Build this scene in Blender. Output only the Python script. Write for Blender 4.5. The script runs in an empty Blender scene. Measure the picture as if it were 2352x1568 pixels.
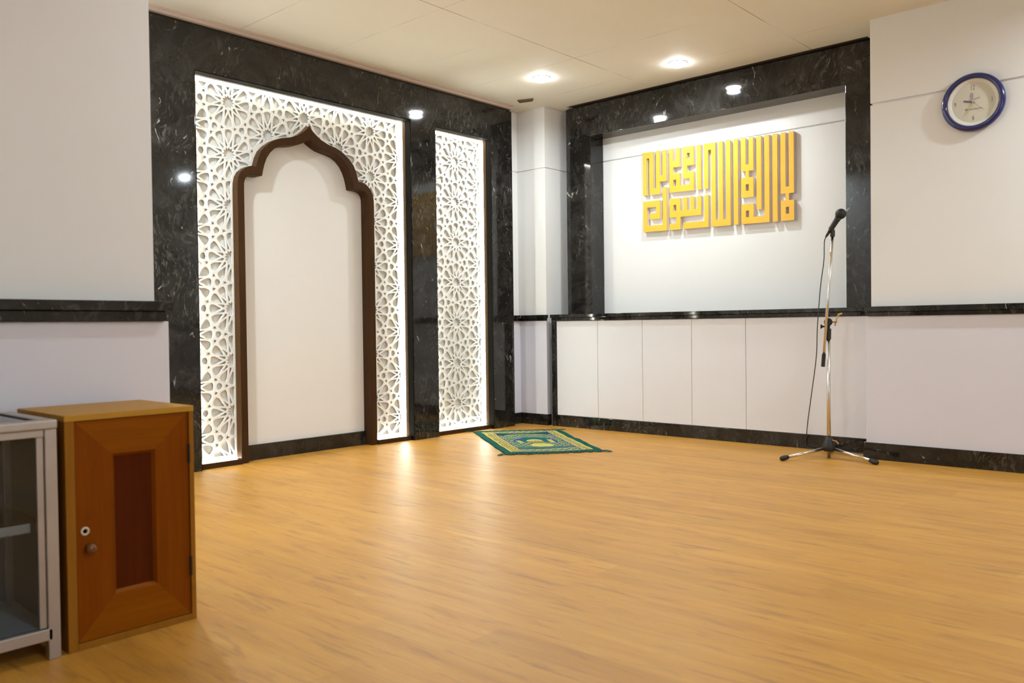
import bpy, bmesh, math, random
from mathutils import Matrix, Vector
random.seed(7)
S = bpy.context.scene
COL = S.collection
PI = math.pi

# ------------------------------------------------------------------ camera
cam_d = bpy.data.cameras.new('camera')
cam = bpy.data.objects.new('camera', cam_d)
COL.objects.link(cam)
S.camera = cam
F_PX = 1921.14
cam_d.sensor_fit = 'HORIZONTAL'
cam_d.sensor_width = 36.0
cam_d.lens = F_PX * 36.0 / 2352.0
yaw, pit, rol = 0.83759476, 0.01767176, -0.0121908
base = Matrix(((1, 0, 0), (0, 0, -1), (0, 1, 0)))
R = Matrix.Rotation(rol, 3, 'Z') @ Matrix.Rotation(pit, 3, 'X') @ base @ Matrix.Rotation(yaw, 3, 'Z')
cam.matrix_world = Matrix((
    (R[0][0], -R[1][0], -R[2][0], 0.0),
    (R[0][1], -R[1][1], -R[2][1], 0.0),
    (R[0][2], -R[1][2], -R[2][2], 0.9),
    (0, 0, 0, 1)))
cam_d.clip_start = 0.05
cam_d.dof.use_dof = True
cam_d.dof.focus_distance = 6.0
cam_d.dof.aperture_fstop = 3.6

# ------------------------------------------------------------------ world, view
W = bpy.data.worlds.new('world')
S.world = W
W.use_nodes = True
W.node_tree.nodes['Background'].inputs[0].default_value = (1.0, 0.95, 0.88, 1)
W.node_tree.nodes['Background'].inputs[1].default_value = 0.02
S.view_settings.view_transform = 'Standard'
S.view_settings.look = 'None'
S.view_settings.gamma = 1.0
S.view_settings.use_curve_mapping = False
S.view_settings.exposure = 0.88

# ------------------------------------------------------------------ lamps in the ceiling, then added fills
ZC = 2.885          # ceiling height


def lamp(name, x, y, power, col=(0.86, 0.97, 1.03), size=0.10, spread=170, z=ZC - 0.042):
    d = bpy.data.lights.new(name, 'AREA')
    d.shape = 'DISK'
    d.size = size
    d.energy = power
    d.color = col
    d.spread = math.radians(spread)
    o = bpy.data.objects.new(name, d)
    o.location = (x, y, z)
    COL.objects.link(o)
    return o


LA = (5.17, 4.303)
LB = (5.603, 3.318)
lamp('downlight_and_fill', LA[0], LA[1], 9.2)
lamp('downlight_and_fill', LB[0], LB[1], 9.2)
lamp('downlight_and_fill', 1.80, 4.20, 24)
lamp('downlight_and_fill', 5.15, -0.08, 22, size=0.09)
lamp('downlight_and_fill', 3.45, 2.05, 2)
lamp('downlight_and_fill', 2.40, 2.00, 8, size=0.08)
lamp('downlight_and_fill', 1.00, -1.50, 24, size=0.14)  # added fill behind the camera to brighten the left side, no known lamp
# added bluish fill behind the camera, for an assumed cool source
wd = bpy.data.lights.new('cool_fill', 'AREA')
wd.shape = 'RECTANGLE'
wd.size, wd.size_y = 2.4, 1.3
wd.energy = 34
wd.color = (0.76, 0.87, 1.0)
wo = bpy.data.objects.new('cool_fill', wd)
wo.location = (0.6, -3.55, 1.75)
wo.rotation_euler = (math.radians(90), 0, math.radians(180))
COL.objects.link(wo)


# ------------------------------------------------------------------ material helpers
def new_mat(name):
    m = bpy.data.materials.new(name)
    m.use_nodes = True
    nt = m.node_tree
    return m, nt, nt.nodes['Principled BSDF']


def nd(nt, kind, **kw):
    n = nt.nodes.new(kind)
    for k, v in kw.items():
        if k.startswith('i_'):
            n.inputs[int(k[2:])].default_value = v
        else:
            setattr(n, k, v)
    return n


def lk(nt, a, b):
    nt.links.new(a, b)


def coords(nt, scale=(1, 1, 1), rot=(0, 0, 0)):
    tc = nd(nt, 'ShaderNodeTexCoord')
    mp = nd(nt, 'ShaderNodeMapping')
    mp.inputs['Scale'].default_value = scale
    mp.inputs['Rotation'].default_value = rot
    lk(nt, tc.outputs['Object'], mp.inputs['Vector'])
    return mp.outputs['Vector']


def noise(nt, vec, scale, detail=4, rough=0.5, dist=0.0):
    n = nd(nt, 'ShaderNodeTexNoise')
    n.inputs['Scale'].default_value = scale
    n.inputs['Detail'].default_value = detail
    n.inputs['Roughness'].default_value = rough
    n.inputs['Distortion'].default_value = dist
    if vec is not None:
        lk(nt, vec, n.inputs['Vector'])
    return n.outputs['Fac']


def ramp(nt, fac, stops):
    r = nd(nt, 'ShaderNodeValToRGB')
    e = r.color_ramp.elements
    while len(e) < len(stops):
        e.new(0.5)
    for k, (p, c) in enumerate(stops):
        e[k].position = p
        e[k].color = (c, c, c, 1) if isinstance(c, (int, float)) else (*c, 1)
    lk(nt, fac, r.inputs['Fac'])
    return r.outputs['Color']


def mathn(nt, op, a, b=None, c=None, clamp=False):
    n = nd(nt, 'ShaderNodeMath', operation=op)
    n.use_clamp = clamp
    for k, v in enumerate((a, b, c)):
        if v is None:
            continue
        if isinstance(v, (int, float)):
            n.inputs[k].default_value = v
        else:
            lk(nt, v, n.inputs[k])
    return n.outputs[0]


def mix(nt, fac, a, b, blend='MIX'):
    n = nd(nt, 'ShaderNodeMix', data_type='RGBA', blend_type=blend)
    for sock, v in ((n.inputs['Factor'], fac), (n.inputs['A'], a), (n.inputs['B'], b)):
        if isinstance(v, (int, float)):
            sock.default_value = v
        elif isinstance(v, tuple):
            sock.default_value = (*v, 1) if len(v) == 3 else v
        else:
            lk(nt, v, sock)
    return n.outputs['Result']


def bump(nt, bsdf, h, strength=0.1, dist=0.01):
    b = nd(nt, 'ShaderNodeBump')
    b.inputs['Strength'].default_value = strength
    b.inputs['Distance'].default_value = dist
    lk(nt, h, b.inputs['Height'])
    lk(nt, b.outputs['Normal'], bsdf.inputs['Normal'])


def plain(name, col, rough=0.5, metal=0.0, spec=0.5, var=0.06, vscale=6.0, bmp=0.0, coat=0.0):
    m, nt, b = new_mat(name)
    v = coords(nt)
    f = noise(nt, v, vscale, 5, 0.55)
    lo = tuple(max(0, c * (1 - var)) for c in col)
    hi = tuple(min(1, c * (1 + var)) for c in col)
    lk(nt, ramp(nt, f, [(0.3, lo), (0.7, hi)]), b.inputs['Base Color'])
    b.inputs['Roughness'].default_value = rough
    b.inputs['Metallic'].default_value = metal
    b.inputs['Specular IOR Level'].default_value = spec
    b.inputs['Coat Weight'].default_value = coat
    b.inputs['Coat Roughness'].default_value = 0.08
    if bmp:
        bump(nt, b, noise(nt, v, 120, 3), bmp, 0.002)
    return m


def emis(name, col, strength):
    m, nt, b = new_mat(name)
    b.inputs['Base Color'].default_value = (*col, 1)
    b.inputs['Emission Color'].default_value = (*col, 1)
    b.inputs['Emission Strength'].default_value = strength
    return m


def mat_marble():
    m, nt, b = new_mat('black_marble')
    v = coords(nt)
    wn = nd(nt, 'ShaderNodeTexNoise')
    wn.inputs['Scale'].default_value = 1.7
    wn.inputs['Detail'].default_value = 3.0
    lk(nt, v, wn.inputs['Vector'])
    ws = nd(nt, 'ShaderNodeVectorMath', operation='MULTIPLY_ADD')
    ws.inputs[1].default_value = (0.55, 0.55, 0.55)
    lk(nt, wn.outputs['Color'], ws.inputs[0])
    lk(nt, v, ws.inputs[2])
    warped = ws.outputs[0]
    cloud = noise(nt, v, 1.7, 8, 0.66, 0.8)
    fog = ramp(nt, noise(nt, v, 3.6, 9, 0.72, 1.4), [(0.46, 0.0), (0.74, 1.0)])

    def hairs(rot, sc, lo, hi, gsc, g0, g1, dist):
        mp = nd(nt, 'ShaderNodeMapping')
        mp.inputs['Scale'].default_value = sc
        mp.inputs['Rotation'].default_value = rot
        lk(nt, warped, mp.inputs['Vector'])
        vh = mp.outputs['Vector']
        n = noise(nt, vh, 1.0, 4, 0.55, dist)
        h = ramp(nt, n, [(lo, 0.0), (hi, 1.0)])
        g = ramp(nt, noise(nt, coords(nt, (1, 1, 1), rot), gsc, 4, 0.6, 0.6), [(g0, 0.0), (g1, 1.0)])
        return mathn(nt, 'MULTIPLY', h, g)
    h1 = hairs((0.55, 0.35, 0.2), (40, 40, 11), 0.54, 0.72, 2.4, 0.46, 0.70, 1.0)
    h2 = hairs((-0.7, 0.6, 0.9), (34, 34, 10), 0.55, 0.72, 2.0, 0.48, 0.70, 1.2)
    h3 = hairs((0.9, -0.8, 0.4), (30, 30, 8), 0.635, 0.68, 4.0, 0.52, 0.62, 1.0)
    base_c = ramp(nt, cloud, [(0.32, (0.006, 0.0052, 0.004)), (0.72, (0.020, 0.018, 0.0155))])
    c1 = mix(nt, mathn(nt, 'MULTIPLY', fog, 0.60), base_c, (0.058, 0.054, 0.049))
    c1 = mix(nt, mathn(nt, 'MULTIPLY', mathn(nt, 'MAXIMUM', h1, h2), 0.75), c1, (0.17, 0.16, 0.145))
    c2 = mix(nt, mathn(nt, 'MULTIPLY', h3, 0.75), c1, (0.42, 0.39, 0.34))
    lk(nt, c2, b.inputs['Base Color'])
    b.inputs['Roughness'].default_value = 0.055
    b.inputs['Specular IOR Level'].default_value = 0.42
    return m


def mat_floor():
    m, nt, b = new_mat('wood_vinyl')
    v = coords(nt, (6.0, 0.55, 1.0))
    v_f = coords(nt, (40.0, 1.1, 1.0))
    v_s = coords(nt, (14.0, 1.6, 1.0))
    broad = noise(nt, v, 2.0, 5, 0.6, 0.3)
    fine = noise(nt, v_f, 2.2, 5, 0.65, 0.2)
    streak = noise(nt, v_s, 2.4, 6, 0.6, 0.5)
    c = ramp(nt, broad, [(0.28, (0.46, 0.205, 0.026)), (0.5, (0.53, 0.255, 0.038)), (0.75, (0.595, 0.305, 0.050))])
    c = mix(nt, mathn(nt, 'MULTIPLY', ramp(nt, fine, [(0.52, 0.0), (0.8, 1.0)]), 0.38), c, (0.36, 0.165, 0.036))
    dk = ramp(nt, streak, [(0.54, 0.0), (0.70, 1.0)])
    c = mix(nt, mathn(nt, 'MULTIPLY', dk, 0.8), c, (0.31, 0.14, 0.034))
    lt = ramp(nt, streak, [(0.27, 1.0), (0.4, 0.0)])
    c = mix(nt, mathn(nt, 'MULTIPLY', lt, 0.35), c, (0.70, 0.43, 0.15))
    # planks 0.18 m wide, slightly different in tone
    tc = nd(nt, 'ShaderNodeTexCoord')
    sx = nd(nt, 'ShaderNodeSeparateXYZ')
    lk(nt, tc.outputs['Object'], sx.inputs[0])
    row = mathn(nt, 'FLOOR', mathn(nt, 'DIVIDE', sx.outputs['X'], 0.152))
    off = mathn(nt, 'FRACT', mathn(nt, 'MULTIPLY', row, 0.377))
    colm = mathn(nt, 'FLOOR', mathn(nt, 'ADD', mathn(nt, 'DIVIDE', sx.outputs['Y'], 0.914), off))
    cb = nd(nt, 'ShaderNodeCombineXYZ')
    lk(nt, row, cb.inputs[0])
    lk(nt, colm, cb.inputs[1])
    wn = nd(nt, 'ShaderNodeTexWhiteNoise')
    lk(nt, cb.outputs[0], wn.inputs['Vector'])
    tone = mathn(nt, 'MULTIPLY_ADD', wn.outputs['Value'], 0.14, 0.90)
    tcol = nd(nt, 'ShaderNodeCombineColor')
    for k in range(3):
        lk(nt, tone, tcol.inputs[k])
    c = mix(nt, 1.0, c, tcol.outputs[0], 'MULTIPLY')
    lk(nt, c, b.inputs['Base Color'])
    b.inputs['Roughness'].default_value = 0.42
    b.inputs['Specular IOR Level'].default_value = 0.38
    bump(nt, b, noise(nt, v_f, 3.0, 4, 0.6), 0.2, 0.004)
    return m


def mat_ceiling():
    m, nt, b = new_mat('ceiling_board')
    tc = nd(nt, 'ShaderNodeTexCoord')
    sx = nd(nt, 'ShaderNodeSeparateXYZ')
    lk(nt, tc.outputs['Object'], sx.inputs[0])

    def seam(sock, x0, p, w):
        t = mathn(nt, 'FRACT', mathn(nt, 'ADD', mathn(nt, 'DIVIDE', mathn(nt, 'SUBTRACT', sock, x0), p), 100.5))
        d = mathn(nt, 'MULTIPLY', mathn(nt, 'ABSOLUTE', mathn(nt, 'SUBTRACT', t, 0.5)), p)
        return mathn(nt, 'LESS_THAN', d, w)
    v = coords(nt)
    fade = ramp(nt, noise(nt, v, 1.7, 3, 0.6), [(0.40, 0.12), (0.6, 1.0)])
    fade2 = ramp(nt, noise(nt, v, 1.3, 3, 0.6), [(0.45, 0.0), (0.62, 0.7)])
    s1 = mathn(nt, 'MULTIPLY', seam(sx.outputs['Y'], 3.813, 1.36, 0.0035), fade)
    s2 = mathn(nt, 'MULTIPLY', seam(sx.outputs['X'], 4.293, 0.6725, 0.0025), fade2)
    s = mathn(nt, 'MAXIMUM', s1, s2)
    stain = noise(nt, v, 0.8, 4, 0.6)
    basec = ramp(nt, stain, [(0.3, (0.81, 0.78, 0.685)), (0.7, (0.85, 0.82, 0.73))])
    lk(nt, mix(nt, mathn(nt, 'MULTIPLY', s, 0.8), basec, (0.30, 0.24, 0.16)), b.inputs['Base Color'])
    b.inputs['Roughness'].default_value = 0.7
    b.inputs['Specular IOR Level'].default_value = 0.3
    return m


def mat_wood(name, axis, lo, hi, rough=0.42):
    m, nt, b = new_mat(name)
    sc = [26.0, 26.0, 26.0]
    sc['xyz'.index(axis)] = 1.6
    v = coords(nt, tuple(sc))
    f = noise(nt, v, 1.6, 6, 0.6, 0.5)
    kn = noise(nt, coords(nt), 5.0, 3, 0.5, 0.5)
    c = ramp(nt, f, [(0.3, lo), (0.7, hi)])
    dk = tuple(x * 0.55 for x in lo)
    c = mix(nt, mathn(nt, 'MULTIPLY', ramp(nt, kn, [(0.62, 0.0), (0.75, 1.0)]), 0.5), c, dk)
    lk(nt, c, b.inputs['Base Color'])
    b.inputs['Roughness'].default_value = rough
    b.inputs['Specular IOR Level'].default_value = 0.06
    return m


def mat_glass(name='clear_glass', tint=(0.80, 0.86, 0.90)):
    m, nt, b = new_mat(name)
    out = nt.nodes['Material Output']
    tr = nd(nt, 'ShaderNodeBsdfTransparent')
    tr.inputs[0].default_value = (*tint, 1)
    gl = nd(nt, 'ShaderNodeBsdfGlossy')
    gl.inputs['Roughness'].default_value = 0.03
    fr = nd(nt, 'ShaderNodeFresnel')
    fr.inputs[0].default_value = 1.45
    mx = nd(nt, 'ShaderNodeMixShader')
    lk(nt, fr.outputs[0], mx.inputs[0])
    lk(nt, tr.outputs[0], mx.inputs[1])
    lk(nt, gl.outputs[0], mx.inputs[2])
    lk(nt, mx.outputs[0], out.inputs['Surface'])
    return m


def mat_attr(name, rough=0.95):
    m, nt, b = new_mat(name)
    a = nd(nt, 'ShaderNodeVertexColor')
    a.layer_name = 'weave'
    v = coords(nt)
    f = noise(nt, v, 160, 2)
    c = mix(nt, 1.0, a.outputs['Color'], ramp(nt, f, [(0.3, 0.75), (0.7, 1.1)]), 'MULTIPLY')
    lk(nt, c, b.inputs['Base Color'])
    b.inputs['Roughness'].default_value = rough
    b.inputs['Specular IOR Level'].default_value = 0.08
    bump(nt, b, f, 0.5, 0.003)
    return m


M = {}
M['marble'] = mat_marble()
M['floor'] = mat_floor()
M['ceiling'] = mat_ceiling()
M['white'] = plain('white_wall_paint', (0.82, 0.815, 0.80), 0.45, var=0.015, vscale=1.5)
M['lav'] = plain('pale_lavender_laminate', (0.725, 0.715, 0.79), 0.38, var=0.012, vscale=1.2)
M['door_w'] = plain('off_white_laminate', (0.775, 0.77, 0.805), 0.35, var=0.012, vscale=1.2)
M['crown'] = plain('pinkish_cream_trim', (0.56, 0.46, 0.39), 0.6, var=0.05)
M['gap_shade'] = plain('dark_gap_shade', (0.022, 0.016, 0.009), 0.9)  # shade inside the gap is put into this dark brown
M['gap'] = plain('brown_shade_and_flap', (0.13, 0.09, 0.05), 0.9)  # ceiling edge shade put into the colour; also the brown flap
M['brown'] = mat_wood('dark_brown_laminate', 'z', (0.046, 0.0215, 0.0085), (0.066, 0.032, 0.013), 0.38)
M['lining'] = plain('matt_brown_lining', (0.040, 0.020, 0.007), 0.75, spec=0.06)
M['outer_lining'] = plain('matt_black_lining', (0.008, 0.007, 0.006), 0.8, spec=0.04)
M['lattice'] = plain('white_cut_board', (0.86, 0.85, 0.80), 0.5, var=0.01)
M['backing'] = plain('white_backing_board', (0.80, 0.79, 0.75), 0.6, var=0.015)
M['niche'] = plain('niche_white_paint', (0.80, 0.785, 0.75), 0.55, var=0.012, vscale=1.5)
M['led'] = emis('led_tape', (0.98, 1.0, 0.88), 35.0)
M['lens'] = emis('lamp_lens', (0.97, 0.98, 1.0), 45.0)
M['ring'] = plain('white_lamp_ring', (0.8, 0.78, 0.74), 0.4)
M['yellow'] = plain('golden_yellow_acrylic', (0.85, 0.475, 0.035), 0.35, var=0.03)
M['letter_side'] = plain('pinkish_white_foam', (0.76, 0.66, 0.64), 0.6)
M['navy'] = plain('navy_plastic', (0.006, 0.010, 0.115), 0.16, coat=0.6)
M['dial'] = plain('cream_dial', (0.68, 0.66, 0.56), 0.5, var=0.01)
M['bezel'] = plain('cream_bezel', (0.76, 0.75, 0.69), 0.35)
M['ink'] = plain('grey_ink', (0.19, 0.18, 0.165), 0.6)
M['ink_pale'] = plain('pale_violet_ink', (0.40, 0.38, 0.42), 0.6)
M['ink_red'] = plain('dull_red_ink', (0.40, 0.13, 0.08), 0.6)
M['brass'] = plain('brass', (0.55, 0.36, 0.13), 0.3, metal=1.0)
M['chrome'] = plain('chrome_tube', (0.72, 0.68, 0.63), 0.22, metal=1.0, var=0.03)
M['black'] = plain('black_plastic', (0.012, 0.011, 0.010), 0.5)
M['grille'] = plain('black_grille', (0.010, 0.009, 0.009), 0.55, bmp=0.8)
M['cable'] = plain('dark_grey_cable', (0.035, 0.032, 0.030), 0.55)
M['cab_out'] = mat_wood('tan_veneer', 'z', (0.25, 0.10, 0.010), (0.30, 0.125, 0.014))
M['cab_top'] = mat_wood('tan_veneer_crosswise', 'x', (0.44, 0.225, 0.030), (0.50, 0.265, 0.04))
M['cab_v'] = mat_wood('red_brown_stile', 'z', (0.17, 0.040, 0.001), (0.225, 0.056, 0.0014))
M['cab_h'] = mat_wood('red_brown_rail', 'x', (0.20, 0.054, 0.001), (0.26, 0.074, 0.0016))
M['cab_p'] = mat_wood('dark_red_brown_panel', 'z', (0.07, 0.012, 0.0015), (0.09, 0.016, 0.002))
M['alu'] = plain('brushed_aluminium', (0.44, 0.40, 0.37), 0.40, metal=0.75, var=0.05, vscale=14)
M['bone'] = plain('ivory_escutcheon', (0.60, 0.50, 0.36), 0.35)
M['knob'] = plain('red_brown_knob', (0.15, 0.05, 0.01), 0.3)
M['case_board'] = plain('grey_shelf_board', (0.44, 0.43, 0.40), 0.5)
M['case_back'] = plain('slate_back_board', (0.10, 0.11, 0.13), 0.5)
M['glass'] = mat_glass()
M['rug'] = mat_attr('woven_rug')
M['fringe'] = plain('green_fringe', (0.012, 0.085, 0.068), 0.95, var=0.3, vscale=60)


# ------------------------------------------------------------------ object helpers
def root_of(o):
    while o.parent:
        o = o.parent
    return o


def obj(name, bm, mats, parent=None, bevel=0.0, smooth=False, kind=None, label=None, segs=2):
    """world-space bmesh -> one mesh object (vertices taken relative to the root's place)."""
    if parent is not None:
        loc = root_of(parent).location
        bmesh.ops.translate(bm, verts=bm.verts, vec=-Vector(loc))
    bmesh.ops.recalc_face_normals(bm, faces=bm.faces)
    me = bpy.data.meshes.new(name)
    bm.to_mesh(me)
    bm.free()
    if not isinstance(mats, (list, tuple)):
        mats = [mats]
    for m in mats:
        me.materials.append(m)
    if smooth:
        for p in me.polygons:
            p.use_smooth = True
    o = bpy.data.objects.new(name, me)
    COL.objects.link(o)
    if parent is not None:
        o.parent = parent
    if bevel:
        bv = o.modifiers.new('bevel', 'BEVEL')
        bv.width = bevel
        bv.segments = segs
        bv.limit_method = 'ANGLE'
        bv.angle_limit = math.radians(40)
    if kind:
        o['kind'] = kind
    if label:
        o['label'] = label
    return o


def tag(o, label, cat, group=None):
    o['label'] = label
    o['category'] = cat
    if group:
        o['group'] = group
    return o


def thing(name, label, cat, loc, group=None):
    o = bpy.data.objects.new(name, None)
    o.empty_display_size = 0.1
    o.location = loc
    COL.objects.link(o)
    return tag(o, label, cat, group)


def struct(name, bm, mats, label, **kw):
    return obj(name, bm, mats, kind='structure', label=label, **kw)


def bx(bm, x0, x1, y0, y1, z0, z1, mi=0):
    r = bmesh.ops.create_cube(bm, size=1.0)
    mt = Matrix.Translation(((x0 + x1) / 2, (y0 + y1) / 2, (z0 + z1) / 2)) @ Matrix.Diagonal((abs(x1 - x0), abs(y1 - y0), abs(z1 - z0), 1))
    bmesh.ops.transform(bm, matrix=mt, verts=r['verts'])
    if mi:
        for f in {f for v in r['verts'] for f in v.link_faces}:
            f.material_index = mi


def box(*a):
    bm = bmesh.new()
    bx(bm, *a)
    return bm


def prism(bm, pts, axis, a, b, mi=0):
    """extrude a 2D outline along an axis ('y': pts are x,z; 'x': pts are y,z; 'z': pts are x,y)"""
    def P(p, t):
        return {'y': (p[0], t, p[1]), 'x': (t, p[0], p[1]), 'z': (p[0], p[1], t)}[axis]
    va = [bm.verts.new(P(p, a)) for p in pts]
    vb = [bm.verts.new(P(p, b)) for p in pts]
    n = len(pts)
    fs = [bm.faces.new(va), bm.faces.new(vb[::-1])]
    for i in range(n):
        fs.append(bm.faces.new((va[i], va[(i + 1) % n], vb[(i + 1) % n], vb[i])))
    for f in fs:
        f.material_index = mi
    return fs


def ring_frame(d):
    d = Vector(d).normalized()
    u = d.orthogonal().normalized()
    return d, u, d.cross(u)


def cyl(bm, p, q, r1, r2=None, n=20, caps=True):
    r2 = r1 if r2 is None else r2
    p, q = Vector(p), Vector(q)
    d, u, w = ring_frame(q - p)
    A, B = [], []
    for i in range(n):
        a = 2 * PI * i / n
        o = u * math.cos(a) + w * math.sin(a)
        A.append(bm.verts.new(p + o * r1))
        B.append(bm.verts.new(q + o * r2))
    for i in range(n):
        bm.faces.new((A[i], A[(i + 1) % n], B[(i + 1) % n], B[i]))
    if caps:
        bm.faces.new(A[::-1])
        bm.faces.new(B)


def lathe(bm, p, d, prof, n=32):
    """profile of (distance along d, radius)"""
    p = Vector(p)
    d, u, w = ring_frame(d)
    rings = []
    for (t, r) in prof:
        if r < 1e-6:
            rings.append([bm.verts.new(p + d * t)])
        else:
            rings.append([bm.verts.new(p + d * t + (u * math.cos(2 * PI * i / n) + w * math.sin(2 * PI * i / n)) * r) for i in range(n)])
    for a, b in zip(rings, rings[1:]):
        for i in range(n):
            j = (i + 1) % n
            if len(a) == 1 and len(b) == 1:
                continue
            if len(a) == 1:
                bm.faces.new((a[0], b[i], b[j]))
            elif len(b) == 1:
                bm.faces.new((a[i], a[j], b[0]))
            else:
                bm.faces.new((a[i], a[j], b[j], b[i]))
    for rg, flip in ((rings[0], True), (rings[-1], False)):
        if len(rg) > 1:
            bm.faces.new(rg[::-1] if flip else rg)


def spline(pts, n=10):
    P = [Vector(p) for p in pts]
    P = [P[0] * 2 - P[1]] + P + [P[-1] * 2 - P[-2]]
    out = []
    for i in range(1, len(P) - 2):
        a, b, c, d = P[i - 1:i + 3]
        for k in range(n):
            t = k / n
            out.append(0.5 * ((2 * b) + (c - a) * t + (2 * a - 5 * b + 4 * c - d) * t * t + (3 * b - a - 3 * c + d) * t ** 3))
    out.append(P[-2])
    return out


def tube(bm, pts, r, n=10):
    prev = None
    u = None
    for k, p in enumerate(pts):
        t = (pts[min(k + 1, len(pts) - 1)] - pts[max(k - 1, 0)]).normalized()
        u = t.orthogonal().normalized() if u is None else (u - t * u.dot(t)).normalized()
        w = t.cross(u)
        rg = [bm.verts.new(p + (u * math.cos(2 * PI * i / n) + w * math.sin(2 * PI * i / n)) * r) for i in range(n)]
        if prev:
            for i in range(n):
                bm.faces.new((prev[i], prev[(i + 1) % n], rg[(i + 1) % n], rg[i]))
        else:
            bm.faces.new(rg[::-1])
        prev = rg
    bm.faces.new(prev)


# ------------------------------------------------------------------ the setting
YM = 5.057      # front of the marble surround round the lit panels
XB = 6.242      # back wall of the recess with the sign
XM = 6.05       # front of the marble frame round the sign

struct('floor', box(-3.0, 6.45, -3.6, 5.45, -0.1, 0.0), M['floor'], 'shiny tan wood-look floor with fine streaks running across it')
bm = bmesh.new()
bx(bm, -3.0, 6.012, -3.6, 5.45, ZC, ZC + 0.1)
bx(bm, 6.012, 6.45, 4.72, 5.45, ZC, ZC + 0.1)
bx(bm, 6.012, 6.45, -3.6, 2.06, ZC, ZC + 0.1)
struct('ceiling', bm, M['ceiling'], 'cream board ceiling with thin panel joints')
struct('trim_1', box(6.012, 6.45, 2.06, 4.72, ZC + 0.010, ZC + 0.09), M['gap'], 'brown strip standing for shade between ceiling and the marble frame')  # shade along the ceiling edge, built as a brown strip

# left foreground pier
struct('wall_left', box(-3.0, 1.368, 2.95, 5.45, 0, ZC), M['white'], 'plain grey-white upper wall at the left behind the two cabinets')
struct('wall_left_wainscot', box(-3.0, 1.398, 2.905, 5.0, 0, 0.934), M['lav'], 'pale lavender lower wall panel at the left under the black ledge', bevel=0.003)
# back wall behind the marble surround and the corner
GZ = 2.338
bm = bmesh.new()
bx(bm, 1.3, 6.0, 5.215, 5.45, 0, ZC)
bx(bm, 5.60, 6.0, 5.19, 5.22, 0, GZ - 0.006)
bx(bm, 5.60, 6.0, 5.19, 5.22, GZ + 0.004, ZC)
bx(bm, 5.60, 6.0, 5.197, 5.22, GZ - 0.02, GZ + 0.02)
struct('wall_back', bm, M['white'], 'narrow white wall beside the marble surround in the room corner')
# corner column with a groove
bm = bmesh.new()
bx(bm, 5.863, 6.45, 4.855, 5.45, 0, GZ - 0.006)
bx(bm, 5.863, 6.45, 4.855, 5.45, GZ + 0.004, ZC)
bx(bm, 5.870, 6.44, 4.862, 5.44, GZ - 0.02, GZ + 0.02)
struct('wall_column', bm, M['white'], 'square white column in the room corner with a thin groove')
struct('wall_back_wainscot', box(5.60, 5.862, 5.165, 5.22, 0, 0.95), M['lav'], 'lavender wainscot panel in the corner beside the marble surround')
struct('wall_column_wainscot', box(5.853, 5.90, 4.848, 5.19, 0, 0.95), M['lav'], 'lavender wainscot panel on the corner column')
bm = bmesh.new()
bx(bm, 5.60, 5.86, 5.152, 5.20, 0, 0.10)
bx(bm, 5.843, 5.90, 4.838, 5.19, 0, 0.10)
struct('baseboard_back', bm, M['marble'], 'black marble baseboard in the room corner')
# right wall: recess wall, then the pier that carries the clock
GN = 2.388
bm = bmesh.new()
bx(bm, XB, 6.45, 1.8, 5.0, 0, GN - 0.007)
bx(bm, XB, 6.45, 1.8, 5.0, GN + 0.005, ZC + 0.1)
bx(bm, XB + 0.012, 6.44, 1.8, 5.0, GN - 0.02, GN + 0.02)
struct('wall_right', bm, M['white'], 'white recess wall behind the golden sign')
GR = 2.334
bm = bmesh.new()
bx(bm, 5.70, 6.45, -3.6, 1.935, 0.5, GR - 0.009)
bx(bm, 5.70, 6.45, -3.6, 1.935, GR + 0.005, ZC)
bx(bm, 5.712, 6.44, -3.59, 1.925, GR - 0.03, GR + 0.03)
struct('wall_right_pier', bm, M['white'], 'white wall that carries the round clock')
struct('wall_right_wainscot', box(5.664, 6.3, -3.6, 1.958, 0, 0.94), M['lav'], 'lavender lower wall panel under the clock wall', bevel=0.002)
struct('baseboard_right', box(5.652, 5.70, -3.6, 1.975, 0, 0.110), M['marble'], 'black marble baseboard at the right wall', bevel=0.003)
# unseen sides of the room
struct('wall_far_left', box(-3.2, -3.0, -3.6, 5.45, 0, ZC + 0.1), M['white'], 'plain wall at the far left of the room')
struct('wall_front', box(-3.2, 6.45, -3.8, -3.6, 0, ZC + 0.1), M['white'], 'plain wall behind the camera')
# crown strip above the marble surround
bm = bmesh.new()
prism(bm, [(5.035, 2.852), (5.035, 2.870), (5.022, 2.873), (5.022, ZC), (5.25, ZC), (5.25, 2.852)], 'x', 1.37, 5.63)
struct('trim_2', bm, M['crown'], 'pinkish cream strip along the top of the marble surround')
struct('trim_3', box(1.37, 5.63, 5.066, 5.25, 2.834, 2.853), M['gap_shade'], 'dark strip standing for shade in the gap under the cream ceiling strip')  # shade below the crown strip, built as a dark strip

# ------------------------------------------------------------------ black marble surround (left) and frame (right)
O1 = (2.633, 4.440, 2.556)
O2 = (4.706, 5.372, 2.548)
bm = bmesh.new()
prism(bm, [(2.20, 0), (O1[0], 0), (O1[0], O1[2]), (O1[1], O1[2]), (O1[1], 0), (O2[0], 0), (O2[0], O2[2]), (O2[1], O2[2]), (O2[1], 0),
           (5.646, 0), (5.646, 2.838), (2.20, 2.838)], 'y', YM, 5.214)
tag(obj('marble_surround', bm, M['marble'], bevel=0.004), 'polished black marble surround with grey flecks around the two lit lattice panels', 'wall surround')

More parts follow.
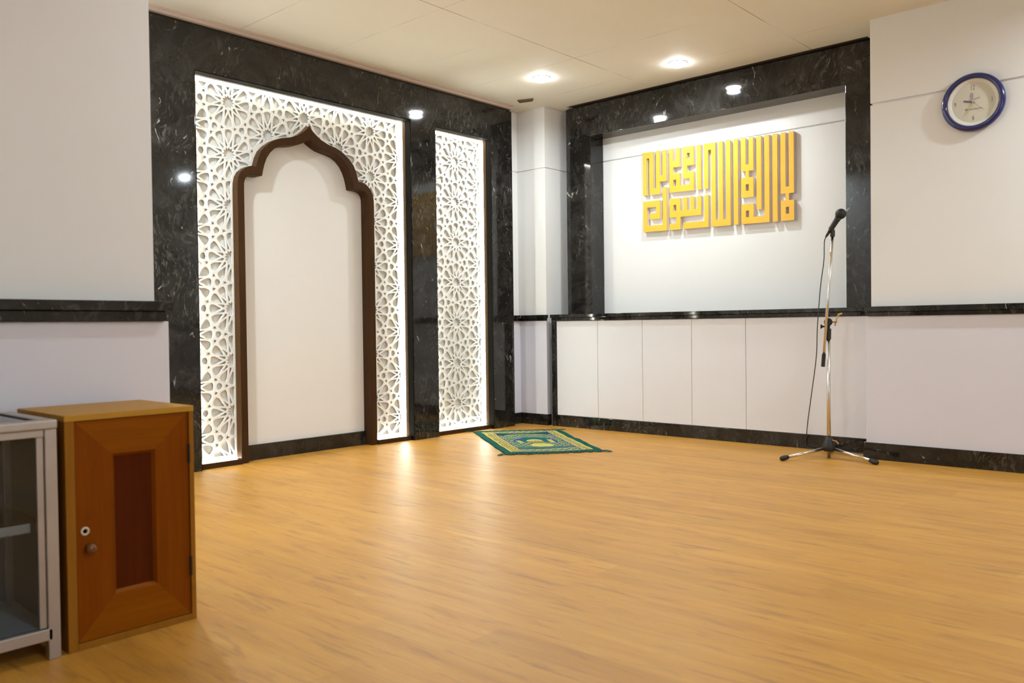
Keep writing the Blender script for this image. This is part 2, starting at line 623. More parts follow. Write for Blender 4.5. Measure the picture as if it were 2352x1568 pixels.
bm = bmesh.new()
prism(bm, [(2.03, 1.004), (2.228, 1.004), (2.228, 2.592), (4.478, 2.592), (4.478, 1.004), (4.755, 1.004), (4.755, 2.872), (2.03, 2.872)], 'x', XM, XB - 0.001)
tag(obj('marble_surround', bm, M['marble'], bevel=0.004), 'black marble frame standing on the ledge around the golden sign', 'wall surround')


# ------------------------------------------------------------------ star lattice
def pol(c, r, deg):
    a = math.radians(deg)
    return (c[0] + r * math.cos(a), c[1] + r * math.sin(a))


def cross_pt(a0, a1, b0, b1):
    den = (a1[0] - a0[0]) * (b1[1] - b0[1]) - (a1[1] - a0[1]) * (b1[0] - b0[0])
    t = ((b0[0] - a0[0]) * (b1[1] - b0[1]) - (b0[1] - a0[1]) * (b1[0] - b0[0])) / den
    return (a0[0] + (a1[0] - a0[0]) * t, a0[1] + (a1[1] - a0[1]) * t)


def midp(a, b):
    return ((a[0] + b[0]) / 2, (a[1] + b[1]) / 2)


def shrink(poly, h):
    """move every side of the outline inwards by h"""
    n = len(poly)
    area = sum(poly[k - 1][0] * poly[k][1] - poly[k][0] * poly[k - 1][1] for k in range(n))
    if area < 0:
        poly = poly[::-1]
    L = []
    for k in range(n):
        a, b = Vector(poly[k]), Vector(poly[(k + 1) % n])
        d = (b - a).normalized()
        nn = Vector((-d.y, d.x)) * h
        L.append((a + nn, b + nn))
    return [cross_pt(L[k - 1][0], L[k - 1][1], L[k][0], L[k][1]) for k in range(n)]


def soften(poly, idx, t):
    """round the chosen corners"""
    n = len(poly)
    out = []
    for k in range(n):
        p = Vector(poly[k])
        if k in idx:
            a, b = Vector(poly[k - 1]), Vector(poly[(k + 1) % n])
            p0, p2 = p + (a - p) * t, p + (b - p) * t
            for q in range(6):
                u = q / 5
                out.append(tuple(p0 * (1 - u) ** 2 + p * 2 * u * (1 - u) + p2 * u * u))
        else:
            out.append(tuple(p))
    return out


def lattice_cells(x0, x1, z0, z1, ox, oz, V=0.3455):
    """openings of a lattice of 12-point rosettes on a triangular grid with five-point stars between them"""
    H = V * math.sqrt(3) / 2
    Rd, rs = 0.3972 * V, 0.118 * V
    ap = Rd * math.cos(PI / 12)
    cells = []

    def star_x(A, ang, side):
        """inner star corner beside the tiling corner of rosette A at angle ang, in the pentagon on the given side"""
        base = ang if round(ang - 30) % 60 == 0 else ang + 30 * side      # direction of the neighbour that shares the pentagon
        s = side if round(ang - 30) % 60 == 0 else -side
        B = pol(A, V, base)
        C = pol(A, V / math.sqrt(3), base + 30 * s)
        P = [pol(A, Rd, base), pol(A, Rd, base + 30 * s), C, pol(B, Rd, base + 180 - 30 * s), pol(B, Rd, base + 180)]
        md = [midp(P[q], P[(q + 1) % 5]) for q in range(5)]
        if round(ang - 30) % 60 == 0:     # corner P[0]
            return cross_pt(md[0], md[3], md[4], md[1])
        return cross_pt(md[0], md[2], md[1], md[4])   # corner P[1]

    for i in range(int((x0 - ox) / H) - 2, int((x1 - ox) / H) + 3):
        for j in range(int((z0 - oz) / V) - 2, int((z1 - oz) / V) + 3):
            A = (ox + i * H, oz + (j + (0.5 if i % 2 else 0.0)) * V)
            P = [pol(A, ap, 15 + 30 * k) for k in range(12)]
            Sx = [pol(A, rs, 15 + 30 * k) for k in range(12)]
            Q = [cross_pt(P[k - 1], Sx[k], P[k], Sx[k - 1]) for k in range(12)]      # at angle 30 k
            cen = []
            for k in range(12):
                cen += [Q[k], Sx[k]]
            cells.append(shrink(cen, 0.0056))
            for k in range(12):
                cells.append(shrink([P[k], Q[k], Sx[k], Q[(k + 1) % 12]][::-1], 0.0055))
                a = 30 * k
                m = pol(A, V / 2, a) if round(a - 30) % 60 == 0 else midp(pol(A, Rd, a), pol(A, V / math.sqrt(3), a))
                pet = [Q[k], P[k - 1], star_x(A, a, -1), m, star_x(A, a, 1), P[k]]
                sh = shrink(pet, 0.0063)
                ar = sum(pet[q - 1][0] * pet[q][1] - pet[q][0] * pet[q - 1][1] for q in range(6))
                # the four outer corners are rounded
                far = sorted(range(6), key=lambda q: (Vector(sh[q]) - Vector(Q[k])).length)[1:]
                cells.append(soften(sh, set(far), 0.36))
            for dirn in (30, 90, 150):
                B = pol(A, V, dirn)
                for sd in (1, -1):
                    C = pol(A, V / math.sqrt(3), dirn + 30 * sd)
                    pts = [pol(A, Rd, dirn), pol(A, Rd, dirn + 30 * sd), C, pol(B, Rd, dirn + 180 - 30 * sd), pol(B, Rd, dirn + 180)]
                    md = [midp(pts[q], pts[(q + 1) % 5]) for q in range(5)]
                    st_ = []
                    for q in range(5):
                        st_ += [md[q], cross_pt(md[q], md[(q + 2) % 5], md[(q + 1) % 5], md[(q + 4) % 5])]
                    cells.append(shrink(st_, 0.0089))
            for up in (1, -1):
                C = pol(A, V / math.sqrt(3), 0) if up == 1 else pol(A, V / math.sqrt(3), 60)
                tri = []
                for b in range(3):
                    cd = (180 if up == 1 else 240) + 120 * b          # towards a rosette
                    G = pol(C, V / math.sqrt(3), cd)
                    tri.append(midp(pol(G, Rd, cd + 180), C))
                    # star corner beside C in the pentagon between this rosette and the next
                    G2 = pol(C, V / math.sqrt(3), cd + 120)
                    ang = math.degrees(math.atan2(G2[1] - G[1], G2[0] - G[0]))
                    angc = math.degrees(math.atan2(C[1] - G[1], C[0] - G[0]))
                    sd = 1 if ((angc - ang + 540) % 360 - 180) > 0 else -1
                    pts = [pol(G, Rd, ang), pol(G, Rd, ang + 30 * sd), C, pol(G2, Rd, ang + 180 - 30 * sd), pol(G2, Rd, ang + 180)]
                    md = [midp(pts[q], pts[(q + 1) % 5]) for q in range(5)]
                    tri.append(cross_pt(md[1], md[3], md[2], md[0]))
                cells.append(soften(shrink(tri, 0.0073), set(range(6)), 0.36))
    return cells


def clip_half(poly, ax, lim, keep_less):
    out = []
    for k in range(len(poly)):
        a, b = poly[k - 1], poly[k]
        ia = (a[ax] <= lim) if keep_less else (a[ax] >= lim)
        ib = (b[ax] <= lim) if keep_less else (b[ax] >= lim)
        if ia != ib:
            t = (lim - a[ax]) / (b[ax] - a[ax])
            out.append((a[0] + (b[0] - a[0]) * t, a[1] + (b[1] - a[1]) * t))
        if ib:
            out.append(b)
    return out


def area_of(poly):
    return abs(sum(poly[k - 1][0] * poly[k][1] - poly[k][0] * poly[k - 1][1] for k in range(len(poly)))) / 2


def inside(p, poly):
    c = False
    n = len(poly)
    for i in range(n):
        a, b = poly[i], poly[i - 1]
        if (a[1] > p[1]) != (b[1] > p[1]) and p[0] < (b[0] - a[0]) * (p[1] - a[1]) / (b[1] - a[1]) + a[0]:
            c = not c
    return c


YL, YLB = 5.174, 5.190      # lattice front and back


def lattice_me(name, outer, cells, rect, hole=None):
    """flat board with the openings cut through"""
    cu = bpy.data.curves.new(name, 'CURVE')
    cu.dimensions = '2D'
    cu.fill_mode = 'BOTH'
    cu.extrude = (YLB - YL) / 2

    def loop(pts):
        sp = cu.splines.new('POLY')
        sp.points.add(len(pts) - 1)
        for q, p in zip(sp.points, pts):
            q.co = (p[0], p[1], 0, 1)
        sp.use_cyclic_u = True
    loop(outer)
    x0, x1, z0, z1 = rect
    seen = set()
    for c in cells:
        cx_ = sum(p[0] for p in c) / len(c)
        cz = sum(p[1] for p in c) / len(c)
        key = (round(cx_ * 1000), round(cz * 1000), len(c))
        near = any((key[0] + d, key[1] + e, key[2]) in seen for d in (-1, 0, 1) for e in (-1, 0, 1))
        if near:
            continue
        seen.add(key)
        for ax, lim, less in ((0, x0, False), (0, x1, True), (1, z0, False), (1, z1, True)):
            c = clip_half(c, ax, lim, less) if c else c
        if not c or len(c) < 3:
            continue
        if hole and all(inside(p, hole) for p in c):
            continue
        cl_ = []
        for p in c:
            if not cl_ or (Vector(cl_[-1]) - Vector(p)).length > 0.0003:
                cl_.append(p)
        if len(cl_) < 3 or area_of(cl_) < 1.2e-5:
            continue
        loop(cl_)
    tmp = bpy.data.objects.new(name, cu)
    COL.objects.link(tmp)
    bpy.context.view_layer.update()
    me = bpy.data.meshes.new_from_object(tmp)
    bpy.data.objects.remove(tmp)
    if not hole:
        return me
    # the board stops at the arch
    bm = bmesh.new()
    bm.from_mesh(me)
    bmesh.ops.remove_doubles(bm, verts=bm.verts, dist=1e-6)
    bmesh.ops.recalc_face_normals(bm, faces=bm.faces)
    bm.to_mesh(me)
    bm.free()
    bm = bmesh.new()
    prism(bm, [(p[0], p[1] if p[1] > 0 else -0.2) for p in out_poly], 'z', -0.1, 0.1)
    bmesh.ops.recalc_face_normals(bm, faces=bm.faces)
    cm = bpy.data.meshes.new('arch_cut')
    bm.to_mesh(cm)
    bm.free()
    board = bpy.data.objects.new(name, me)
    cutter = bpy.data.objects.new('arch_cut', cm)
    COL.objects.link(board)
    COL.objects.link(cutter)
    md = board.modifiers.new('cut', 'BOOLEAN')
    md.operation = 'DIFFERENCE'
    md.solver = 'EXACT'
    md.object = cutter
    bpy.context.view_layer.update()
    me2 = bpy.data.meshes.new_from_object(board.evaluated_get(bpy.context.evaluated_depsgraph_get()))
    bpy.data.objects.remove(board)
    bpy.data.objects.remove(cutter)
    # rim along the arch
    bm = bmesh.new()
    bm.from_mesh(me2)
    hz = (YLB - YL) / 2
    for k in range(1, len(out_poly)):
        a, b = out_poly[k - 1], out_poly[k]
        g, h = grown[k - 1], grown[k]
        cl = lambda p: (p[0], max(p[1], 0.037))
        if (Vector(cl(a)) - Vector(cl(b))).length < 1e-5:
            continue
        prism(bm, [cl(a), cl(b), cl(h), cl(g)], 'z', -hz - 0.0006, hz)
    bmesh.ops.recalc_face_normals(bm, faces=bm.faces)
    bm.to_mesh(me2)
    bm.free()
    return me2


# arch outline (half, distance from the middle / height)
AX = 3.527
OUT_H = [(0, 2.363), (0.014, 2.345), (0.032, 2.326), (0.062, 2.302), (0.105, 2.275), (0.16, 2.254), (0.23, 2.238), (0.268, 2.224), (0.305, 2.205), (0.352, 2.170),
         (0.390, 2.130), (0.414, 2.082), (0.428, 2.035), (0.434, 2.014), (0.463, 2.014), (0.488, 2.008), (0.515, 1.995), (0.548, 1.966), (0.568, 1.932), (0.577, 1.890), (0.579, 1.84), (0.579, 0.0)]
IN_H = [(0, 2.262), (0.014, 2.255), (0.032, 2.243), (0.062, 2.226), (0.105, 2.208), (0.15, 2.198), (0.20, 2.190), (0.245, 2.178), (0.285, 2.158), (0.322, 2.122),
        (0.350, 2.080), (0.368, 2.036), (0.380, 1.992), (0.388, 1.954), (0.420, 1.952), (0.452, 1.952), (0.482, 1.946), (0.506, 1.934), (0.519, 1.915), (0.525, 1.888), (0.526, 1.84), (0.526, 0.0)]
out_poly = [(AX - d, z) for d, z in OUT_H[::-1]] + [(AX + d, z) for d, z in OUT_H[1:]]
in_poly = [(AX - d, z) for d, z in IN_H[::-1]] + [(AX + d, z) for d, z in IN_H[1:]]


def led_strip(parent, x0, x1, y0, y1, z0, z1):
    return obj('led_strip', box(x0, x1, y0, y1, z0, z1), M['led'], parent, label='glowing warm white light strip')


def lit_panel(name, label, O, px, ox, oz, hole=None):
    x0, x1, z1 = O
    t = thing(name, label, 'lattice panel', ((x0 + x1) / 2, 5.14, 0))
    z0 = 0.036
    a, b, c, d = x0 + 0.006, x1 - 0.006, z0, z1 - 0.006
    outer = [(a, c), (a, d), (b, d), (b, c)]
    me = lattice_me('lattice', outer, lattice_cells(px[0], px[1], px[2], px[3], ox, oz), px, hole)
    for v in me.vertices:
        v.co = Vector((v.co.x, (YL + YLB) / 2 + v.co.z, v.co.y)) - t.location
    me.materials.clear()
    me.materials.append(M['lattice'])
    lo = bpy.data.objects.new('lattice', me)
    COL.objects.link(lo)
    lo.parent = t
    lo['label'] = 'white cut-out lattice of twelve-point stars'
    if hole:
        bm = bmesh.new()
        w = [(x0 + 0.004, z0), (x0 + 0.004, z1 - 0.004), (x1 - 0.004, z1 - 0.004), (x1 - 0.004, z0)]
        # the board stops at the arch
        poly = [(x0 + 0.004, 0.03)] + [(AX - 0.555 if abs(p[0] - AX) > 0.555 and p[0] < AX else (AX + 0.555 if abs(p[0] - AX) > 0.555 else p[0]), max(p[1] - 0.01, 0.03)) for p in out_poly] + \
               [(x1 - 0.004, 0.03), (x1 - 0.004, z1 - 0.004), (x0 + 0.004, z1 - 0.004)]
        prism(bm, poly, 'y', 5.196, 5.206)
    else:
        bm = box(x0 + 0.004, x1 - 0.004, 5.196, 5.206, 0.03, z1 - 0.004)
    obj('backing_board', bm, M['backing'], t)
    # brown lining of the opening
    bm = bmesh.new()
    bx(bm, x0 + 0.0005, x0 + 0.006, 5.118, 5.206, 0.0, z1 - 0.001)
    bx(bm, x1 - 0.006, x1 - 0.0005, 5.118, 5.206, 0.0, z1 - 0.001)
    bx(bm, x0 + 0.006, x1 - 0.006, 5.118, 5.206, z1 - 0.006, z1 - 0.0005)
    obj('lining', bm, M['lining'], t, label='dark brown inner lining of the opening')
    bm = bmesh.new()
    bx(bm, x0 + 0.0005, x0 + 0.0045, 5.060, 5.118, 0.0, z1 - 0.001)
    bx(bm, x1 - 0.0045, x1 - 0.0005, 5.060, 5.118, 0.0, z1 - 0.001)
    bx(bm, x0 + 0.0045, x1 - 0.0045, 5.060, 5.118, z1 - 0.0045, z1 - 0.0005)
    obj('outer_lining', bm, M['outer_lining'], t, label='matt black outer edge of the opening')
    if hole:
        obj('sill', box(x0 + 0.006, AX - 0.58, 5.095, 5.206, 0, 0.035), M['brown'], t, bevel=0.002)
        obj('sill', box(AX + 0.58, x1 - 0.006, 5.095, 5.206, 0, 0.035), M['brown'], t, bevel=0.002)
    else:
        obj('sill', box(x0 + 0.006, x1 - 0.006, 5.095, 5.206, 0, 0.035), M['brown'], t, bevel=0.002)
    ya, yb = 5.155, 5.165
    led_strip(t, x0 + 0.0065, x0 + 0.010, ya, yb, 0.04, z1 - 0.012)
    led_strip(t, x1 - 0.010, x1 - 0.0065, ya, yb, 0.04, z1 - 0.012)
    led_strip(t, x0 + 0.012, x1 - 0.012, ya, yb, z1 - 0.010, z1 - 0.0065)
    if hole:
        led_strip(t, x0 + 0.012, AX - 0.585, ya, yb, 0.0355, 0.039)
        led_strip(t, AX + 0.585, x1 - 0.012, ya, yb, 0.0355, 0.039)
    else:
        led_strip(t, x0 + 0.012, x1 - 0.012, ya, yb, 0.0355, 0.039)
    return t


grown = [(AX - d - 0.011, z + (0.009 if z > 0 else -1)) for d, z in OUT_H[::-1]] + [(AX + d + 0.011, z + (0.009 if z > 0 else -1)) for d, z in OUT_H[1:]]
lit_panel('lattice_panel', 'large backlit white star lattice wrapped around the brown pointed arch', O1, (2.657, 4.402, 0.060, 2.530), AX - 2 * 0.3455 * math.sqrt(3) / 2, 2.0815, grown)
lit_panel('lattice_panel', 'narrow backlit white star lattice strip between two black marble pillars', O2, (4.744, 5.338, 0.060, 2.520), 5.041, 1.286)

# ------------------------------------------------------------------ brown pointed arch with the plain niche
t = thing('arch_niche', 'dark brown pointed arch frame around a plain white niche', 'niche', (AX, 5.16, 0))
bm = bmesh.new()
n = len(out_poly)
yf, yb = 5.112, 5.212
vo_f = [bm.verts.new((p[0], yf, p[1])) for p in out_poly]
vi_f = [bm.verts.new((p[0], yf, p[1])) for p in in_poly]
vo_b = [bm.verts.new((p[0], yb, p[1])) for p in out_poly]
vi_b = [bm.verts.new((p[0], yb, p[1])) for p in in_poly]
for i in range(n - 1):
    bm.faces.new((vo_f[i], vo_f[i + 1], vi_f[i + 1], vi_f[i]))
    bm.faces.new((vo_b[i], vi_b[i], vi_b[i + 1], vo_b[i + 1]))
    bm.faces.new((vo_f[i], vo_b[i], vo_b[i + 1], vo_f[i + 1]))
    bm.faces.new((vi_f[i], vi_f[i + 1], vi_b[i + 1], vi_b[i]))
for i in (0, n - 1):
    bm.faces.new((vo_f[i], vi_f[i], vi_b[i], vo_b[i]))
obj('arch_frame', bm, M['brown'], t, bevel=0.004)
bm = bmesh.new()
prism(bm, [(AX - 0.54, 0.0)] + [((p[0] - AX) * 1.015 + AX, p[1] + 0.008 if p[1] > 0 else 0.0) for p in in_poly] + [(AX + 0.54, 0.0)], 'y', 5.2085, 5.2145)
obj('niche_panel', bm, M['niche'], t)
obj('niche_baseboard', box(AX - 0.5255, AX + 0.5255, 5.186, 5.208, 0, 0.106), M['marble'], t, bevel=0.004, label='black marble base strip inside the arch')

# ------------------------------------------------------------------ ledges


def ledge(name, label, boxes):
    bm = bmesh.new()
    for b in boxes:
        bx(bm, *b)
    return tag(obj(name, bm, M['marble'], bevel=0.003), label, 'ledge')


ledge('stone_ledge', 'black polished marble ledge on the left wall above the wooden cabinet', [(-3.0, 1.397, 2.862, 2.9495, 0.970, 1.004), (-3.0, 1.381, 2.885, 2.9495, 0.934, 0.970)])
ledge('stone_ledge', 'long black marble ledge on top of the white cupboards below the golden sign', [(5.836, 6.241, 1.962, 4.795, 0.975, 1.004), (5.850, 6.241, 1.962, 4.790, 0.947, 0.975)])
ledge('stone_ledge', 'black marble ledge along the right wall under the clock', [(5.634, 5.6995, -3.6, 1.962, 0.968, 1.003), (5.648, 5.6995, -3.6, 1.945, 0.9405, 0.968)])
ledge('stone_ledge', 'short black marble ledge in the room corner beside the column', [(5.648, 5.8625, 5.138, 5.1895, 0.975, 1.004), (5.826, 5.8625, 4.835, 5.138, 0.975, 1.004),
      (5.648, 5.862, 5.150, 5.1895, 0.950, 0.975), (5.840, 5.8625, 4.845, 5.150, 0.950, 0.975)])

# ------------------------------------------------------------------ built-in white cupboards
t = thing('built_in_cupboard', 'row of white flush-door cupboards under the long black ledge', 'cupboard', (5.95, 3.37, 0))
bm = bmesh.new()
bx(bm, 5.886, 6.241, 1.965, 4.745, 0.02, 0.944)
obj('carcass', bm, M['door_w'], t)
cuts = [4.742, 4.288, 3.832, 3.373, 2.912, 1.966]
for a, b in zip(cuts, cuts[1:]):
    obj('door', box(5.866, 5.885, b + 0.0017, a - 0.0017, 0.103, 0.944), M['door_w'], t, bevel=0.0008)
obj('plinth', box(5.861, 5.885, 1.966, 4.744, 0, 0.1005), M['marble'], t, bevel=0.003, label='black marble kick board')
obj('side_panel', box(5.852, 6.241, 4.746, 4.790, 0, 0.946), M['marble'], t, bevel=0.003, label='black marble end panel')

# ------------------------------------------------------------------ golden sign: kufic letters on a 41 x 13 grid
on = set()


def col(s, r0, r1):
    for r in range(r0, r1 + 1):
        on.add((2 * s, r))


def row(r, s0, s1):
    for c in range(2 * s0, 2 * s1 + 1):
        on.add((c, r))


def stem(s, r):
    on.add((2 * s + 1, r))


col(0, 0, 6); row(0, 0, 1); col(1, 0, 6); row(6, 1, 2); col(2, 0, 6); row(4, 2, 3); col(3, 0, 4)
col(4, 0, 6); col(5, 0, 2); row(2, 4, 5); row(4, 4, 5); col(5, 4, 6); row(6, 4, 7)
row(0, 6, 7); col(6, 0, 4); row(2, 6, 7); col(7, 0, 2); row(4, 6, 7); col(7, 4, 6)
col(8, 0, 6)
col(9, 0, 6); row(0, 9, 10); col(10, 0, 12); row(12, 10, 12); col(11, 0, 12); col(12, 0, 12)
col(13, 0, 12)
col(14, 0, 4); col(15, 0, 4); row(4, 14, 15); stem(14, 5); row(6, 14, 15); col(14, 6, 8); col(15, 6, 8); row(8, 14, 15)
row(10, 14, 15); col(14, 10, 12); col(15, 10, 12); row(12, 14, 17); col(17, 0, 12)
col(16, 0, 10)
col(18, 0, 12)
col(19, 0, 8); col(20, 0, 8); row(8, 19, 20); stem(19, 9); row(10, 19, 20); col(19, 10, 12); col(20, 10, 12); row(12, 19, 20)
row(8, 0, 2); col(0, 8, 12); row(12, 0, 3); col(3, 6, 12); col(2, 8, 10); row(10, 1, 2)
row(8, 4, 5); col(4, 8, 10); row(10, 4, 8); col(5, 8, 12); row(12, 4, 5); col(6, 8, 10); col(7, 8, 10); col(8, 8, 10)
col(9, 8, 12); row(12, 6, 9)

SW, GW = 0.0390, 0.0266
xs = [0.0]
for c in range(41):
    xs.append(xs[-1] + (SW if c % 2 == 0 else GW))
TOT = xs[-1]


def sign_pt(c, r, x):
    u = xs[c] / TOT
    v = r / 13.0
    zt = 2.3955 + (2.3643 - 2.3955) * u
    zb = 1.7078 + (1.6878 - 1.7078) * u
    return (x, 4.030 + (2.674 - 4.030) * u, zt + (zb - zt) * v)


sign = thing('wall_sign', 'golden yellow square-letter calligraphy sign on the white recess wall', 'sign', (6.22, 3.345, 2.036))
todo = set(on)
while todo:
    st = [todo.pop()]
    comp = set(st)
    while st:
        c, r = st.pop()
        for q in ((c + 1, r), (c - 1, r), (c, r + 1), (c, r - 1)):
            if q in todo:
                todo.discard(q)
                comp.add(q)
                st.append(q)
    bm = bmesh.new()
    cache = {}

    def V(c, r, x):
        k = (c, r, x)
        if k not in cache:
            cache[k] = bm.verts.new(sign_pt(c, r, x))
        return cache[k]
    XF, XK, XE = 6.202, 6.210, 6.2405
    for (c, r) in comp:
        f = bm.faces.new((V(c, r, XF), V(c + 1, r, XF), V(c + 1, r + 1, XF), V(c, r + 1, XF)))
        bm.faces.new((V(c, r, XE), V(c, r + 1, XE), V(c + 1, r + 1, XE), V(c + 1, r, XE))).material_index = 1
        for (nb, e) in (((c - 1, r), ((c, r), (c, r + 1))), ((c + 1, r), ((c + 1, r), (c + 1, r + 1))), ((c, r - 1), ((c, r), (c + 1, r))), ((c, r + 1), ((c, r + 1), (c + 1, r + 1)))):
            if nb not in comp:
                a, b = e
                bm.faces.new((V(*a, XF), V(*b, XF), V(*b, XK), V(*a, XK)))
                bm.faces.new((V(*a, XK), V(*b, XK), V(*b, XE), V(*a, XE))).material_index = 1
    obj('letter', bm, [M['yellow'], M['letter_side']], sign)

# ------------------------------------------------------------------ round clock
CK = Vector((5.6995, 1.321, 2.227))


def ck(u, v, d):
    """u right, v up, d out of the wall"""
    return Vector((CK.x - d, CK.y - u, CK.z + v))


clock = thing('wall_clock', 'round wall clock with navy blue rim and cream dial', 'clock', CK)
bm = bmesh.new()
lathe(bm, CK, (-1, 0, 0), [(0.0, 0.150), (0.006, 0.166), (0.018, 0.1755), (0.032, 0.175), (0.042, 0.168), (0.047, 0.158), (0.046, 0.149), (0.040, 0.1435), (0.030, 0.1425), (0.0, 0.1425)], 72)
obj('rim', bm, M['navy'], clock, smooth=True)
bm = bmesh.new()
lathe(bm, CK, (-1, 0, 0), [(0.001, 0.1425), (0.032, 0.1425), (0.030, 0.136), (0.021, 0.124), (0.019, 0.1195), (0.001, 0.1195)], 72)
obj('bezel', bm, M['bezel'], clock, smooth=True)
bm = bmesh.new()
lathe(bm, CK, (-1, 0, 0), [(0.001, 0.1195), (0.019, 0.1195), (0.019, 0.0)], 72)
obj('dial', bm, M['dial'], clock)


def text_mesh(name, body, size, u, v, mat, parent, narrow=0.62):
    cu = bpy.data.curves.new(name, 'FONT')
    cu.body = body
    cu.size = size
    cu.align_x = 'CENTER'
    cu.align_y = 'CENTER'
    cu.extrude = 0.0004
    cu.offset = -0.0005
    tmp = bpy.data.objects.new(name, cu)
    COL.objects.link(tmp)
    bpy.context.view_layer.update()
    me = bpy.data.meshes.new_from_object(tmp)
    bpy.data.objects.remove(tmp)
    loc = root_of(parent).location
    for vt in me.vertices:
        p = ck(u + vt.co.x * narrow, v + vt.co.y, 0.0196 + vt.co.z) - loc
        vt.co = p
    me.materials.clear()
    me.materials.append(mat)
    o = bpy.data.objects.new(name, me)
    COL.objects.link(o)
    o.parent = parent
    return o


text_mesh('numeral', '12', 0.042, -0.004, 0.090, M['ink'], clock)
text_mesh('numeral', '3', 0.042, 0.100, 0.0, M['ink'], clock)
text_mesh('numeral', '6', 0.042, 0.0, -0.092, M['ink'], clock)
text_mesh('numeral', '9', 0.042, -0.100, 0.0, M['ink'], clock)


def flat(bm, pts, d0, d1):
    va = [bm.verts.new(ck(u, v, d0)) for u, v in pts]
    vb = [bm.verts.new(ck(u, v, d1)) for u, v in pts]
    bm.faces.new(va)
    bm.faces.new(vb[::-1])
    for i in range(len(pts)):
        j = (i + 1) % len(pts)
        bm.faces.new((va[i], va[j], vb[j], vb[i]))


bm = bmesh.new()
flat(bm, [(-0.010 + 0.011 * math.cos(a), 0.040 + 0.021 * math.sin(a)) for a in [2 * PI * k / 24 for k in range(24)]], 0.0190, 0.0194)
flat(bm, [(-0.010, 0.014), (0.010, 0.016), (0.036, 0.022), (0.037, 0.029), (0.012, 0.024), (-0.006, 0.022)], 0.0190, 0.0193)
obj('emblem', bm, M['ink_pale'], clock, label='pale violet emblem above the hands')
bm = bmesh.new()
flat(bm, [(-0.026, 0.021), (-0.020, 0.021), (-0.008, 0.008), (-0.012, 0.008)], 0.0190, 0.0195)
obj('red_mark', bm, M['ink_red'], clock)
bm = bmesh.new()
flat(bm, [(0.022, -0.0435), (0.056, -0.0435), (0.056, -0.0450), (0.022, -0.0450)], 0.0190, 0.0194)
obj('red_mark', bm, M['ink_red'], clock)
bm = bmesh.new()
flat(bm, [(-0.046, -0.034), (-0.032, -0.034), (-0.032, -0.041), (-0.046, -0.041)], 0.0190, 0.0195)
uu = -0.030
while uu < 0.044:
    w = random.uniform(0.0035, 0.006)
    hh = random.uniform(0.003, 0.0048)
    flat(bm, [(uu, -0.0365), (uu + w, -0.0365), (uu + w, -0.0365 - hh), (uu, -0.0365 - hh)], 0.0190, 0.0194)
    uu += w + 0.0010
flat(bm, [(-0.046, -0.0435), (0.020, -0.0435), (0.020, -0.0445), (-0.046, -0.0445)], 0.0190, 0.0194)
obj('dial_lettering', bm, M['ink'], clock, label='tiny dark line of lettering on the dial')


def hand(name, ang, L, tail, w0, w1, d, mat):
    a = math.radians(ang)
    s, c = math.sin(a), math.cos(a)
    bm = bmesh.new()
    pts = [(-w0, -tail), (-w0, 0), (-w1, L), (w1, L), (w0, 0), (w0, -tail)]
    flat(bm, [(x * c + y * s, -x * s + y * c) for x, y in pts], d, d + 0.0012)
    return obj(name, bm, mat, clock)


hand('hour_hand', 287, 0.056, 0.006, 0.0045, 0.004, 0.0215, M['navy'])
hand('minute_hand', 211, 0.086, 0.008, 0.0018, 0.0013, 0.0235, M['brass'])
hand('second_hand', 134, 0.080, 0.026, 0.0008, 0.0006, 0.0255, M['ink_red'])
bm = bmesh.new()
cyl(bm, ck(0, 0, 0.019), ck(0, 0, 0.028), 0.0042)
obj('hub', bm, M['brass'], clock)

# ------------------------------------------------------------------ ceiling lamps that the photo shows


def downlight(label, x, y):
    t = thing('downlight', label, 'ceiling light', (x, y, ZC), 'recessed ceiling lights')
    bm = bmesh.new()
    lathe(bm, (x, y, ZC), (0, 0, -1), [(0.0, 0.059), (0.0, 0.072), (0.003, 0.071), (0.0045, 0.066), (0.003, 0.060), (0.0, 0.059)], 40)
    obj('trim_ring', bm, M['ring'], t, smooth=True)
    bm = bmesh.new()
    lathe(bm, (x, y, ZC), (0, 0, -1), [(0.0, 0.058), (0.010, 0.0575), (0.021, 0.051), (0.029, 0.036), (0.033, 0.018), (0.034, 0.0)], 40)
    obj('lens', bm, M['lens'], t, smooth=True, label='glowing white lens')
    return t


downlight('round recessed ceiling light nearest the corner column', *LA)
downlight('round recessed ceiling light above the marble frame, farther from the column', *LB)

# small brown flap at the ceiling corner
bm = bmesh.new()
prism(bm, [(5.520, 4.875), (5.585, 4.905), (5.625, 4.79), (5.575, 4.735)], 'z', ZC - 0.010, ZC - 0.0005)
tag(obj('ceiling_flap', bm, M['gap']), 'small dark brown broken flap on the ceiling in front of the corner column', 'ceiling flap')

# ------------------------------------------------------------------ microphone stand
C0 = Vector((5.53, 2.155, 0))
st = thing('microphone_stand', 'chrome tripod microphone stand with a boom in front of the white cupboards', 'microphone stand', C0)
bm = bmesh.new()
cyl(bm, C0 + Vector((0, 0, 0.004)), C0 + Vector((0, 0, 0.80)), 0.0125)
obj('pole', bm, M['chrome'], st, smooth=True)
bm = bmesh.new()
lathe(bm, C0 + Vector((0, 0, 0.048)), (0, 0, 1), [(0.0, 0.034), (0.006, 0.040), (0.032, 0.040), (0.05, 0.036), (0.078, 0.022), (0.092, 0.018), (0.092, 0.0)], 24)
hub = obj('hub', bm, M['black'], st, smooth=True, label='black leg hub')
bm = bmesh.new()
cyl(bm, C0 + Vector((-0.0, -0.018, 0.125)), C0 + Vector((0.0, -0.050, 0.112)), 0.004)
cyl(bm, C0 + Vector((-0.004, -0.046, 0.121)), C0 + Vector((0.004, -0.062, 0.100)), 0.005)
obj('hub_screw', bm, M['brass'], hub)
